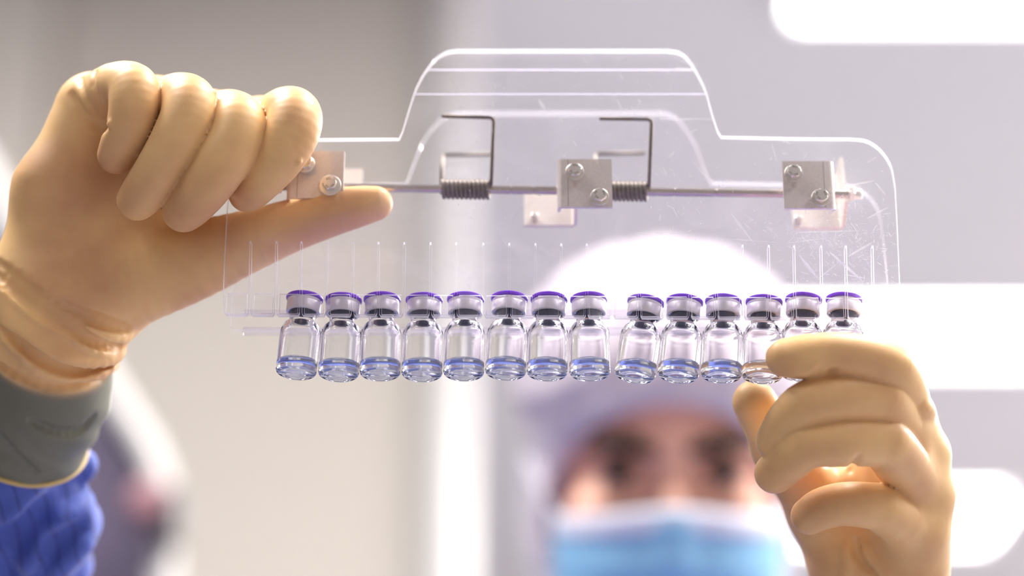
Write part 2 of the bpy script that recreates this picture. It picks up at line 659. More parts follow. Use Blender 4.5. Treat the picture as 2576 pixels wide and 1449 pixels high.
def px_on_y(px, py, y):
    """world point where a pixel's ray meets the vertical plane y (metres)"""
    a, b = (px - 1288.0) / FPX, (724.5 - py) / FPX
    d = np.array([a, CP - b * SP, SP + b * CP])
    return np.array(CAM) + d * (y / d[1])


def px_on_ceiling(px, py):
    a, b = (px - 1288.0) / FPX, (724.5 - py) / FPX
    d = np.array([a, CP - b * SP, SP + b * CP])
    return np.array(CAM) + d * ((CEIL_Z - CAM.z) / d[2])


quad_box('floor', -4, 4, -3, 9, -0.05, 0, M['floor'])
quad_box('ceiling', -4, 4, -3, 9, CEIL_Z, CEIL_Z + 0.05, M['ceiling'])
WY = 2.85
xj1 = px_on_y(112, 500, WY)[0]
xj2 = px_on_y(1055, 700, WY)[0]
xj3 = px_on_y(1185, 700, WY)[0]
quad_box('wall_back', xj1, xj2, WY, WY + 0.10, 0, CEIL_Z, M['wall'])
quad_box('wall_left', -4, xj1 - 0.008, WY - 0.03, WY + 0.10, 0, CEIL_Z, M['wall2'], bev=0.012)
quad_box('trim_1', xj2, xj3, WY - 0.045, WY + 0.16, 0, CEIL_Z, M['white_gloss'], bev=0.04)
quad_box('wall_far', -4, 4, 8.9, 9.0, 0, CEIL_Z, M['wall'])
quad_box('wall_front', -4, 4, -3.1, -3, 0, CEIL_Z, M['wall'])
quad_box('wall_right', 3.6, 3.7, -3, 9, 0, CEIL_Z, M['wall'])


def ceiling_light(cx, cy, w, l, label):
    e = empty('ceiling_light', (cx, cy, CEIL_Z), label, 'light', 'ceiling lights')
    bm = bmesh.new()
    t = 0.02
    for (a, b, c, d) in ((-w / 2, w / 2, -l / 2, -l / 2 + t), (-w / 2, w / 2, l / 2 - t, l / 2),
                         (-w / 2, -w / 2 + t, -l / 2 + t, l / 2 - t), (w / 2 - t, w / 2, -l / 2 + t, l / 2 - t)):
        add_box(bm, a, b, c, d, -0.022, 0.0)
    link('lamp_frame', bm_mesh('lamp_frame', bm, M['lamp_frame']), e)
    bm = bmesh.new()
    add_box(bm, -w / 2 + t, w / 2 - t, -l / 2 + t, l / 2 - t, -0.014, -0.004)
    link('diffuser', bm_mesh('diffuser', bm, M['diffuser']), e)
    return e


for (x0, x1, y0, y1, lab) in ((1985, 2990, -150, 28, 'large bright ceiling light cut by the top right edge'),
                              (1915, 2660, 758, 890, 'bright ceiling light glowing behind the holder and raised index finger'),
                              (1968, 2515, 1235, 1335, 'farthest ceiling light, half hidden behind the right hand and wrist')):
    q0, q1 = px_on_ceiling((x0 + x1) / 2, y1), px_on_ceiling((x0 + x1) / 2, y0)
    ym = (q0[1] + q1[1]) / 2
    xa, xb = px_on_ceiling(x0, (y0 + y1) / 2)[0], px_on_ceiling(x1, (y0 + y1) / 2)[0]
    ceiling_light((xa + xb) / 2, ym, xb - xa, abs(q1[1] - q0[1]), lab)


# ------------------------------------------------------------------ blurred cabinet at lower left
def cabinet():
    CY = 1.75
    pts = [px_on_y(x, y, CY) for x, y in ((-285, 60), (262, 960), (425, 1205), (432, 1500))]
    x1 = pts[3][0]
    poly = [(-1.3, pts[0][2] + .02), (pts[0][0], pts[0][2] + .02), (pts[1][0], pts[1][2]), (pts[2][0], pts[2][2]), (x1, 0.75), (-1.3, 0.75)]
    e = empty('cabinet', (-0.7, CY, 0), 'white framed cabinet with dark violet window behind the raised blue sleeve', 'cabinet')
    base = np.array([-0.7, CY, 0])
    # window pane
    bm = bmesh.new()
    vs = [bm.verts.new((x + .7, 0.012, z)) for x, z in poly]
    f = bm.faces.new(vs)
    r = bmesh.ops.extrude_face_region(bm, geom=[f])
    for v in r['geom']:
        if isinstance(v, bmesh.types.BMVert): v.co.y += 0.02
    link('window_pane', bm_mesh('window_pane', bm, M['dark_window']), e)
    ring = [np.array([x + .7, 0.0, z]) for x, z in poly]
    path = round_path(ring + [ring[0], ring[1]], 0.05, 8)
    vs, fs = tube_data(path[1:-1], 0.011, 14)
    link('window_frame', mesh_from('window_frame', vs, fs, M['white_gloss']), e)
    bm = bmesh.new()
    add_box(bm, -0.6, x1 + .7, -0.015, 0.5, 0.0, 0.75, 0.02, 3)
    link('cabinet_body', bm_mesh('cabinet_body', bm, M['white_gloss']), e)
    k = px_on_y(378, 1265, CY - 0.03) - base
    vs, fs = lathe_data(smooth_profile([(0, -0.012), (0.012, -0.012), (0.02, -0.004), (0.02, 0.006), (0.01, 0.012), (0.01, 0.045)]), 24, 'y')
    link('pink_blob', mesh_from('pink_blob', vs + k, fs, M['pink']), e)  # added pinkish rounded blob, standing for an unidentified blurred spot
    k = px_on_y(420, 1290, CY - 0.03) - base
    bm = bmesh.new(); add_box(bm, k[0] - .008, k[0] + .010, k[1] - 0.01, k[1] + 0.03, k[2] - .022, k[2] + .02, 0.004)
    link('latch', bm_mesh('latch', bm, M['dark_metal']), e)


cabinet()

# ================================================================== the vial holder
FR = Frame((0, 0, 0), 0.0)
_zb = FR.hit(1288, 797, 0)[1]
BACK_Y = 16.2
BK = Frame((0, BACK_Y, _zb), math.radians(15.0))
TH = 2.5                       # plate thickness
holder = empty('vial_holder', tuple(ORG), 'clear acrylic spring clamp plate gripping the row of vials', 'vial holder')


def dev_obj(name, pts, faces, mats, parent, frame=FR, smooth=False, fm=None, sharp=None):
    p = frame.to_dev(np.asarray(pts)) * 0.001
    return link(name, mesh_from(name, p, faces, mats, smooth, fm, sharp), parent)


Z1 = FR.hit(1400, 236)[1]
Z2 = FR.hit(1400, 176)[1]


def fold(z):
    return max(0, z - Z1) * 0.16 + max(0, z - Z2) * 0.35


def front_px(px, py):
    y = 0.0
    for _ in range(6):
        x, z = FR.hit(px, py, y)
        y = fold(z)
    return x, z


slots = [630, 695, 758, 823, 888, 952, 1017, 1083, 1147, 1216, 1281, 1347, 1412, 1476, 1541, 1608, 1672, 1735, 1802, 1868, 1934, 1998, 2066, 2128, 2195]
outline = []
outline += [(562, 782), (561, 740), (564, 650), (571, 520), (577, 470)]
outline += arc([(577, 470), (592, 412), (625, 372), (670, 353), (720, 349)])
outline += [(1004, 347)]
outline += arc([(1012, 330), (1030, 270), (1045, 225), (1066, 184), (1095, 147), (1122, 130), (1150, 125)])
outline += arc([(1680, 125), (1708, 130), (1732, 148), (1757, 188), (1776, 228), (1792, 285), (1806, 328)])
outline += [(1815, 342), (2000, 346)]
outline += arc([(2140, 347), (2180, 352), (2215, 375), (2242, 415), (2253, 470)])
outline += [(2258, 560), (2263, 680), (2266, 750), (2264, 796), (2258, 803)]


def brow_row(x):   # bottom edge of the front plate
    return 791 + (x - 562) * (803 - 791) / (2262 - 562)


def top_row(x):    # top of slots
    return 606 + (x - 630) * (618 - 606) / (2195 - 630)


bottom = []
SW = 2.7
for sx in reversed(slots):
    sb, st = brow_row(sx), top_row(sx)
    lean = (sx - 1400) * 0.0  # slots run straight down the plate
    bx = sx + (sx - 1288) * 0.004
    bottom += [(bx + SW + 4, sb), (bx + SW, sb - 7), (sx + SW, st + 7), (sx + 2, st), (sx - 2, st), (sx - SW, st + 7), (bx - SW, sb - 7), (bx - SW - 4, sb)]
outline += bottom + [(571, 791)]


def plate_mesh(name, poly, frame, th, parent, cuts=(), foldf=None, mats=None):
    """poly: (x,z) mm in the frame, extruded by th along frame depth"""
    clean = []
    for q in poly:
        if not clean or math.dist(q, clean[-1]) > 0.02: clean.append(q)
    if math.dist(clean[0], clean[-1]) < 0.02: clean.pop()
    bm = bmesh.new()
    vs = [bm.verts.new((x, 0, z)) for x, z in clean]
    for tri in tessellate_polygon([[V((x, z, 0)) for x, z in clean]]):
        if len(set(tri)) == 3: bm.faces.new([vs[k] for k in tri])
    for z in cuts:
        bmesh.ops.bisect_plane(bm, geom=bm.verts[:] + bm.edges[:] + bm.faces[:], plane_co=(0, 0, z), plane_no=(0, 0, 1))
    bm.verts.index_update(); bm.verts.ensure_lookup_table()
    n = len(bm.verts)
    v = np.array([q.co[:] for q in bm.verts])
    faces = [tuple(q.index for q in fc.verts) for fc in bm.faces]
    bnd = [tuple(q.index for q in e.verts) for e in bm.edges if len(e.link_faces) == 1]
    fn = [fc.normal.y for fc in bm.faces]
    bm.free()
    if foldf: v[:, 1] = [foldf(z) for z in v[:, 2]]
    allv = np.concatenate([v, v + np.array([0, th, 0])])
    F, mi = [], []
    for fc in faces:
        F.append(fc); mi.append(0)
        F.append(tuple(i + n for i in fc[::-1])); mi.append(0)
    for a, b in bnd:
        F.append((a, b, b + n, a + n)); mi.append(1)
    pts = frame.to_dev(allv) * 0.001
    me = mesh_from(name, pts, F, mats or [M['acrylic'], M['acrylic_edge']], False, mi)
    bm = bmesh.new(); bm.from_mesh(me)
    bmesh.ops.recalc_face_normals(bm, faces=bm.faces); bm.to_mesh(me); bm.free()
    return link(name, me, parent)


poly = [front_px(*p) for p in outline]
front_plate = plate_mesh('front_plate', poly, FR, TH, holder, (Z1, Z1 + .8, Z2, Z2 + .8), fold)
tag(front_plate, 'clear scratched front plate with comb slots')

# raised fold ridges across the grip tab and lips behind the comb tongues
for row, xa, xb in ((176, 1078, 1752), (237, 1045, 1778)):
    a, b = front_px(xa, row), front_px(xb, row)
    path = [np.array([x, fold(a[1]) - 0.05, a[1] + (b[1] - a[1]) * t]) for t, x in [(k / 12, a[0] + (b[0] - a[0]) * k / 12) for k in range(13)]]
    vs, fs = tube_data(path, 0.27, 8)
    dev_obj('fold_ridge', vs, fs, M['acrylic_edge'], front_plate, smooth=True)

edges_x = [566] + slots + [2262]
for xa, xb in zip(edges_x[:-1], edges_x[1:]):
    xa2, xb2 = xa + (7 if xa != 566 else 2), xb - (7 if xb != 2262 else 2)
    a0, a1 = FR.hit(xa2, brow_row(xa2) - 3, TH), FR.hit(xb2, brow_row(xb2) - 54, TH)
    bm = bmesh.new()
    add_box(bm, a0[0], a1[0], TH, TH + 1.2, a0[1], a1[1], 0.3, 2)
    for v in bm.verts: v.co = V(FR.to_dev(np.array(v.co))) * 0.001
    me = bm_mesh('jaw_lip', bm, [M['acrylic'], M['acrylic_edge']])
    for pl in me.polygons:
        pl.material_index = 0 if abs(pl.normal.y) > 0.9 else 1
    link('jaw_lip', me, front_plate)

# back plate: the same outline hinged open behind
bpoly = []
for (x, z) in [FR.hit(*p) for p in outline if p not in bottom and p != (571, 791)]:
    bpoly.append((x, z - _zb))
bl = FR.hit(562, 793); br = FR.hit(2262, 803)
bpoly = [(x + (0.8 if x < 0 else -0.8), z) for x, z in bpoly]
bpoly += [(br[0] - 1.2, 1.2), (bl[0] + 1.2, 1.8)]
back_plate = plate_mesh('back_plate', bpoly, BK, TH, holder, mats=[M['acrylic'], M['acrylic_edge_soft']])
tag(back_plate, 'clear back plate hinged open behind the springs')
xa, xb = bl[0] + 5.5, br[0] - 0.6
bm = bmesh.new(); add_box(bm, xa, xb, -0.2, 3.4, 0.6, 2.7, 0.4, 2)
for v in bm.verts: v.co = V(BK.to_dev(np.array(v.co))) * 0.001
tag(link('jaw_bar', bm_mesh('jaw_bar', bm, M['acrylic_bar']), holder), 'hazy acrylic bar along the lower rear jaw')
bm = bmesh.new(); add_box(bm, xa, xb, -1.3, 0.0, 8.0, 10.5, 0.3, 2)
for v in bm.verts: v.co = V(BK.to_dev(np.array(v.co))) * 0.001
link('jaw_bar', bm_mesh('jaw_bar', bm, M['acrylic_bar']), holder)

# scratches in the front face
sv, sf = [], []


def scratch(xa, ya, xb, yb, wd):
    a, b = np.array(front_px(xa, ya)), np.array(front_px(xb, yb))
    t = b - a; l = np.linalg.norm(t)
    if l < 1e-3: return
    nrm = np.array([-t[1], t[0]]) / l * wd * 0.155 * 0.5
    y0 = -0.03
    i = len(sv)
    for q, kk in ((a, .25), (a * .7 + b * .3, 1), (a * .35 + b * .65, .9), (b, .2)):
        for s in (-1, 1):
            z = q[1] + s * nrm[1] * kk
            sv.append((q[0] + s * nrm[0] * kk, fold(z) + y0, z))
    for k in range(3):
        sf.append((i + 2 * k, i + 2 * k + 1, i + 2 * k + 3, i + 2 * k + 2))


for s in ((1839, 537, 1893, 608, 7), (2011, 643, 2061, 705, 8), (2088, 635, 2172, 709, 8), (2135, 645, 2193, 610, 6), (2181, 550, 2235, 521, 4),
          (1551, 249, 1576, 295, 3), (1587, 265, 1600, 293, 2), (1658, 272, 1665, 293, 2.5), (1355, 250, 1372, 278, 10), (1605, 250, 1615, 262, 4),
          (1942, 362, 1954, 405, 3), (1966, 352, 1990, 362, 4), (2120, 690, 2180, 700, 3), (2060, 700, 2110, 660, 2.5), (1870, 560, 1905, 590, 2.5),
          (2205, 395, 2180, 410, 2.5), (2140, 560, 2160, 590, 2), (1820, 600, 1960, 610, 1.6), (1740, 405, 1780, 450, 2), (1990, 610, 2075, 600, 2.2),
          (2115, 470, 2200, 455, 5), (2200, 458, 2228, 490, 4), (1500, 400, 1505, 415, 4), (1990, 585, 2180, 580, 2.5), (1600, 585, 1700, 590, 1.5),
          (1255, 585, 1275, 620, 1.2), (1700, 150, 1760, 165, 3), (1690, 170, 1760, 178, 2.4), (1480, 128, 1690, 131, 3.5), (1640, 300, 1800, 300, 5)):
    scratch(*s)
for k in range(1000):
    zone = random.random()
    if zone < 0.62: x, y = random.gauss(2120, 90), random.gauss(620, 75)
    elif zone < 0.82: x, y = random.uniform(1660, 2230), random.uniform(370, 720)
    else: x, y = random.uniform(1100, 1760), random.uniform(135, 560)
    if not (1060 < x < 2248 and y < 725): continue
    if y < 345 and not 1090 < x < 1745: continue
    if y > 604 and min(abs(x - s) for s in slots) < 9: continue
    l = random.choice((3, 4, 6, 9, 14, 22)) * random.uniform(.6, 1.3)
    a = random.choice((0.9, -0.55, 0.2, 1.3)) + random.gauss(0, 0.35)
    scratch(x, y, x + l * math.cos(a), y + l * math.sin(a), random.choice((0.6, 0.8, 1.0, 1.4, 2.2)))
o = dev_obj('scratches', sv, sf, M['scratch'], front_plate)
tag(o, 'fine white scratches', kind='stuff')

# pivot rod, nuts and springs
ROD_Y = 13.5


def rod_pt(px, py):
    x, z = FR.hit(px, py, ROD_Y)
    return np.array([x, ROD_Y, z])


R0, R1 = rod_pt(702, 470), rod_pt(2140, 489)
ROD_DIR = (R1 - R0) / np.linalg.norm(R1 - R0)
L = np.linalg.norm(R1 - R0)


def on_rod(px):
    t = (px - 702) / (2140 - 702)
    return R0 + (R1 - R0) * t


def along_rod(vs, start):
    """lathe data made along +x, set on the rod's axis"""
    ez = np.cross(ROD_DIR, [0, 1, 0]); ez /= np.linalg.norm(ez)
    return start + vs[:, :1] * ROD_DIR + vs[:, 1:2] * np.array([0, 1.0, 0]) + vs[:, 2:3] * ez


prof = [(0, 0), (1.7, 0)]
for g in (584, 640, 996, 1100):
    q = L * g / 1438
    prof += [(1.7, q - .35), (1.5, q - .15), (1.5, q + .15), (1.7, q + .35)]
prof += [(1.7, L), (0, L)]
vs, fs = lathe_data(prof, 24, 'x')
dev_obj('pivot_rod', along_rod(vs, R0), fs, M['rod'], holder, smooth=True, sharp=0.6)


def hexnut(start, sgn):
    bm = bmesh.new()
    r = 3.1
    prof_h = [(0.6, 0.0), (1.0, .25), (1.0, 2.2), (.85, 2.6)]
    rows = []
    for k, (s, h) in enumerate(prof_h):
        rows.append([bm.verts.new((sgn * h, r * s * math.cos(a), r * s * math.sin(a))) for a in [math.pi / 3 * i + .3 for i in range(6)]])
    for A, B in zip(rows[:-1], rows[1:]):
        for i in range(6):
            bm.faces.new((A[i], A[(i + 1) % 6], B[(i + 1) % 6], B[i]))
    bm.faces.new(rows[0]); bm.faces.new(rows[-1])
    dome = [(2.3, 2.6), (2.3, 4.2), (2.15, 5.0), (1.6, 5.6), (0.9, 5.8), (0, 5.85)]
    vs, fs = lathe_data(dome, 20, 'x')
    vv = [bm.verts.new((sgn * q[0], q[1], q[2])) for q in vs]
    for fc in fs: bm.faces.new([vv[i] for i in fc])
    for v in bm.verts: v.co = V(along_rod(np.array([v.co[:]]), start)[0]) * 0.001
    return link('cap_nut', bm_mesh('cap_nut', bm, M['bolt'], True, 0.5), holder)


hexnut(on_rod(2134), 1)
hexnut(on_rod(712), -1)


def spring(px0, px1, turns, front_leg, rear_leg):
    a, b = on_rod(px0), on_rod(px1)
    ez = np.cross(ROD_DIR, [0, 1, 0]); ez /= np.linalg.norm(ez)
    ey = np.array([0, 1.0, 0])
    r, w = 3.45, 0.80
    path = []
    n = int(turns * 22)
    # begin at rear (left end), finish at the front (right end)
    a0 = math.pi * 0.0
    for k in range(n + 1):
        t = k / n
        ang = a0 + 2 * math.pi * turns * t
        path.append(a + (b - a) * t + r * (math.cos(ang) * ey + math.sin(ang) * ez))
    start, end = path[0], path[-1]
    rl = [np.array([*q]) for q in rear_leg]
    fl = [np.array([*q]) for q in front_leg]
    full = round_path(rl + [start], 2.2, 6) + path[1:] + round_path([end] + fl, 2.2, 6)[1:]
    vs, fs = tube_data(full, w, 10)
    return dev_obj('torsion_spring', vs, fs, M['spring'], holder, smooth=True)


def dv(px, py, y):
    x, z = FR.hit(px, py, y)
    return np.array([x, y, z])


def back_y(px, py, off):
    x, z = BK.hit(px, py, off)
    return BK.to_dev(np.array([x, off, z]))


tag(spring(1110, 1236, 11.5, [dv(1243, 296, TH + 1.1), dv(1112, 292, TH + 1.1)], [back_y(1238, 388, -1.0), back_y(1114, 390, -1.0)]), 'coiled steel torsion spring with bent legs, left')
tag(spring(1508, 1632, 11.5, [dv(1640, 300, TH + 1.1), dv(1508, 298, TH + 1.1)], [back_y(1622, 385, -1.0), back_y(1497, 387, -1.0)]), 'coiled steel torsion spring half hidden by the middle bracket')


# brackets with bolts
def text_mesh(body, size, ext):
    cu = bpy.data.curves.new('mark', 'FONT')
    cu.body = body; cu.size = size; cu.extrude = ext; cu.align_x = 'CENTER'; cu.align_y = 'CENTER'
    ob = bpy.data.objects.new('mark', cu); COL.objects.link(ob)
    dg = bpy.context.evaluated_depsgraph_get(); dg.update()
    me = bpy.data.meshes.new_from_object(ob.evaluated_get(dg))
    v = np.array([q.co[:] for q in me.vertices]); f = [tuple(p.vertices) for p in me.polygons]
    bpy.data.objects.remove(ob); bpy.data.meshes.remove(me)
    return v, f


GLYPH = {c: text_mesh(c, 1.25, 0.07) for c in 'A2-70BSL'}


def bolt(parent, frame, x, z, y, rot, wash=3.7, tip=False):
    """hex bolt on the frame's near side (local depth y), head towards the camera"""
    bm = bmesh.new()
    c6 = [math.pi / 3 * i + rot for i in range(6)]
    r = 2.95
    n = 36

    def ring(rad, yy):
        return [bm.verts.new((x + rad * math.cos(2 * math.pi * i / n), yy, z + rad * math.sin(2 * math.pi * i / n))) for i in range(n)]

    def join(A, B):
        for i in range(len(A)):
            bm.faces.new((A[i], A[(i + 1) % len(A)], B[(i + 1) % len(B)], B[i]))

    def hexr(i):   # distance to hexagon side at angle of vertex i
        a = (2 * math.pi * i / n - rot) % (math.pi / 3) - math.pi / 6
        return r * math.cos(math.pi / 6) / math.cos(a)

    def hexring(yy, lim=None):
        out = []
        for i in range(n):
            rr = hexr(i)
            if lim: rr = min(rr, lim)
            a = 2 * math.pi * i / n
            out.append(bm.verts.new((x + rr * math.cos(a), yy, z + rr * math.sin(a))))
        return out
    # flange washer and hexagonal head with chamfered crown
    w0, w1, w2 = ring(wash, y), ring(wash, y - .45), ring(wash * .93, y - .62)
    join(w0, w1); join(w1, w2)
    h0 = hexring(y - .62); join(w2, h0)
    h1 = hexring(y - 2.55); join(h0, h1)
    h2 = hexring(y - 2.95, r * 0.84); join(h1, h2)
    h3 = ring(r * 0.62, y - 2.98); join(h2, h3)
    h4 = ring(r * 0.5, y - 2.98); join(h3, h4)
    bm.faces.new(h4)
    bm.faces.new(w0[::-1])
    if tip:
        pass
    for v in bm.verts: v.co = V(frame.to_dev(np.array(v.co))) * 0.001
    o = link('bolt', bm_mesh('bolt', bm, M['bolt'], True, 0.35), parent)
    # raised lettering round the crown
    V_, F_ = [], []
    for word, centre in (('A2-70', 1.9), ('BSL', -1.2)):
        for i, ch in enumerate(word):
            ang = rot * 2.3 + centre - (i - (len(word) - 1) / 2) * 0.42
            gv, gf = GLYPH[ch]
            b0 = len(V_)
            ca, sa = math.cos(ang - math.pi / 2), math.sin(ang - math.pi / 2)
            for q in gv:
                gx, gz = q[0], q[1]
                V_.append((x + 1.78 * math.cos(ang) + gx * ca - gz * sa, y - 2.98 - q[2], z + 1.78 * math.sin(ang) + gx * sa + gz * ca))
            F_ += [tuple(i2 + b0 for i2 in fc) for fc in gf]
    return o, (V_, F_)


def add_marks(o, marks, frame):
    V_, F_ = marks
    dev_obj('bolt_marking', V_, F_, M['mark'], o.parent, frame)


def bracket(frame, y, xa, za, xb, zb, side, flange, label, sgn=1, taper=0.22):
    """bent L bracket: face (xa..xb, za..zb) at depth y, flange bent along depth at the side"""
    th = 1.4
    r = 1.8
    n = 6
    # profile in (x, depth) of the bend, swept along z
    x_bend = xa if side < 0 else xb
    x_free = xb if side < 0 else xa
    prof_o, prof_i = [(x_free, 0)], [(x_free, th)]
    for k in range(n + 1):
        a = math.pi / 2 * k / n
        prof_o.append((x_bend - side * (r - r * math.sin(a)), r - r * math.cos(a)))
        ri = r - th
        prof_i.append((x_bend - side * (r - ri * math.sin(a)), r - ri * math.cos(a)))
    prof_o.append((x_bend, flange)); prof_i.append((x_bend - side * th, flange))
    vs, fs = [], []
    m = len(prof_o)
    zs = [za, zb]
    for pr in (prof_o, prof_i):
        for z in zs:
            for q, (px_, dd) in enumerate(pr):
                zz = z
                if q == m - 1:   # taper the flange's end
                    zz = z + (zb - za) * (taper if z == za else -taper)
                vs.append((px_, y + sgn * dd, zz))
    def idx(p_, z_, k_): return (p_ * 2 + z_) * m + k_
    for k in range(m - 1):
        fs.append((idx(0, 0, k), idx(0, 0, k + 1), idx(0, 1, k + 1), idx(0, 1, k)))
        fs.append((idx(1, 0, k), idx(1, 1, k), idx(1, 1, k + 1), idx(1, 0, k + 1)))
        fs.append((idx(0, 0, k), idx(1, 0, k), idx(1, 0, k + 1), idx(0, 0, k + 1)))
        fs.append((idx(0, 1, k), idx(0, 1, k + 1), idx(1, 1, k + 1), idx(1, 1, k)))
    for k in (0, m - 1):
        fs.append((idx(0, 0, k), idx(0, 1, k), idx(1, 1, k), idx(1, 0, k)))
    pts = frame.to_dev(np.array(vs)) * 0.001
    me = mesh_from('bracket', pts, fs, M['steel'], True)
    bm = bmesh.new(); bm.from_mesh(me)
    bmesh.ops.recalc_face_normals(bm, faces=bm.faces)
    for e in bm.edges:
        if len(e.link_faces) == 2 and e.calc_face_angle(0) > 0.7: e.smooth = False
    bm.to_mesh(me); bm.free()
    return tag(link('bracket', me, holder), label)


def front_bracket(pa, pb, side, bolts, label, wash=(3.7, 3.7)):
    xa, zb = FR.hit(*pa, TH); xb, za = FR.hit(*pb, TH)
    br_ = bracket(FR, TH + 0.02, xa, za, xb, zb, side, 15.0, label)
    for k, (bx, by) in enumerate(bolts):
        # heads stand about 2.5 mm before the plate
        x, z = FR.hit(bx, by, -2.5)
        o, mk = bolt(br_, FR, x, z, 0.0, random.uniform(0, 1) + 0.5, wash[k])
        add_marks(o, mk, FR)
    # scribed bend line on the face
    xs = xa + 4.2 if side < 0 else xb - 4.2
    bm = bmesh.new(); add_box(bm, xs - .09, xs + .09, TH - .02, TH + .05, za + .4, zb - .4)
    for v in bm.verts: v.co = v.co * 0.001
    link('bend_line', bm_mesh('bend_line', bm, M['crease']), br_)
    return br_


front_bracket((725, 380), (863, 498), -1, [(768, 407), (829, 460)], 'steel bracket beside the gloved thumb', (3.7, 4.5))
front_bracket((1402, 400), (1541, 521), -1, [(1446, 426), (1509, 489)], 'steel bracket at the middle of the rod')
front_bracket((1967, 405), (2104, 524), 1, [(1998, 430), (2066, 491)], 'steel bracket at the right end of the rod')


def rear_bracket(pa, pb, side, studs, label):
    xa, zb = BK.hit(*pa, 0); xb, za = BK.hit(*pb, 0)
    br_ = bracket(BK, -0.02, xa, za, xb, zb, side, 15.0, label, sgn=-1, taper=0.08)
    for (bx, by) in studs:
        x, z = BK.hit(bx, by, -4)
        vs, fs = lathe_data([(0, -4.4), (1.1, -4.4), (1.55, -4.0), (1.55, 0.2), (0, .2)], 20, 'y')
        dev_obj('bolt_shank', vs + np.array([x, 0, z]), fs, M['bolt'], br_, BK, True, sharp=0.5)
    return br_


rear_bracket((1318, 490), (1451, 572), 1, [(1345, 541)], 'rear steel bracket behind the middle of the rod')
rear_bracket((1982, 445), (2124, 578), 1, [(2009, 547)], 'rear steel bracket behind the right end of the rod')
rear_bracket((770, 430), (905, 550), -1, [], 'rear steel bracket hidden behind the thumb')

# ================================================================== vials
VIAL_Y = 2.5 + 1.2 + 6.9
outer = smooth_profile([(0, 0.75), (3.0, 0.7), (4.6, 0.35), (5.6, 0.02), (6.6, 0.0), (7.6, .5), (8.0, 1.5), (8.0, 2.6)], 2) + \
    smooth_profile([(8.0, 15.2), (8.0, 17.4), (7.6, 19.2), (6.7, 20.8), (5.5, 21.9), (5.0, 22.6), (5.0, 23.4)], 2) + \
    [(5.0, 25.4), (5.3, 25.8), (6.2, 26.1), (6.3, 26.4), (6.3, 28.0), (6.1, 28.3)]
inner = [(4.25, 28.3), (4.25, 23.8)] + smooth_profile([(4.25, 23.0), (4.4, 22.0), (5.5, 20.6), (6.4, 19.0), (6.95, 17.4), (7.0, 15.4)], 2) + \
    smooth_profile([(7.0, 3.4), (7.0, 2.4), (6.4, 1.75), (5.2, 1.6), (2.6, 1.75), (0, 1.8)], 2)
GLASS_ME = mesh_from('glass_bottle', lathe_data(outer + inner, 64)[0] * .001, lathe_data(outer + inner, 64)[1], M['glass'], True, None, 0.6)
LQ = smooth_profile([(0, 1.78), (2.6, 1.73), (5.2, 1.57), (6.42, 1.72), (7.03, 2.38), (7.03, 3.4)], 2)


def liquid_mesh(level, tilt):
    prof = LQ + [(7.03, level + .25), (6.8, level + .06), (6.3, level), (0, level)]
    vs, fs = lathe_data(prof, 64)
    vs = vs.copy()
    top = vs[:, 2] > 3.41
    vs[top, 2] += -vs[top, 0] * math.tan(tilt)
    return mesh_from('liquid', vs * .001, fs, M['liquid'], True, None, 0.7)


STOP = mesh_from('stopper', *[d * .001 if k == 0 else d for k, d in enumerate(lathe_data([(0, 30.4), (6.2, 30.4), (6.2, 28.4), (4.28, 28.3), (4.28, 23.9), (3.9, 23.3), (2.4, 23.1), (2.0, 24.5), (0, 24.5)], 40))], M['rubber'], True, None, 0.6)
CRIMP = mesh_from('crimp_seal', *[d * .001 if k == 0 else d for k, d in enumerate(lathe_data(
    [(5.75, 26.2), (5.8, 25.85)] + smooth_profile([(5.85, 25.75), (6.4, 25.7), (6.72, 25.95), (6.75, 26.6)], 2) + [(6.75, 29.7), (6.68, 29.85), (6.68, 30.05), (6.75, 30.2), (6.75, 31.0), (6.45, 31.35), (3, 31.4), (3, 30.6), (6.4, 30.5), (6.4, 26.4), (5.75, 26.2)], 56))], M['alu'], True, None, 0.6)
CAP = mesh_from('flip_off_cap', *[d * .001 if k == 0 else d for k, d in enumerate(lathe_data(
    [(0, 31.4), (6.9, 31.3), (7.28, 31.5), (7.35, 31.9), (7.3, 32.4), (6.8, 32.85), (5.2, 33.0), (5.0, 32.9), (0, 32.9)], 56))], M['purple'], True, None, 0.6)

VIALS = [  # cap px, base px, base row, label
    (766, 744, 942, 'leftmost vial of the row, leaning with its base swung left'),
    (864, 851, 947, 'second vial from the left, purple cap, beside the leaning leftmost vial'),
    (961, 956, 945, 'third vial from the left end of the row'),
    (1067, 1061, 947, 'fourth vial from the left, below the left torsion spring'),
    (1171, 1166, 945, 'fifth vial from the left end of the row'),
    (1281, 1271, 943, 'sixth vial from the left, cap top showing as a purple dome'),
    (1381, 1376, 945, 'seventh vial from the left, with a broad bright streak'),
    (1481, 1484, 945, 'eighth vial from the left, standing just left of the wide gap'),
    (1624, 1596, 950, 'slanted vial just right of the wide gap in the row'),
    (1722, 1705, 950, 'vial directly right of the slanted vial above the face'),
    (1820, 1814, 950, 'eleventh vial from the left, just left of the thumb tip'),
    (1922, 1917, 952, 'vial touched on its right side by the index fingertip'),
    (2021, 2013, 946, 'second vial from the right end, mostly hidden by the index finger'),
    (2123, 2118, 946, 'rightmost vial of the row, only its cap above the finger'),
]
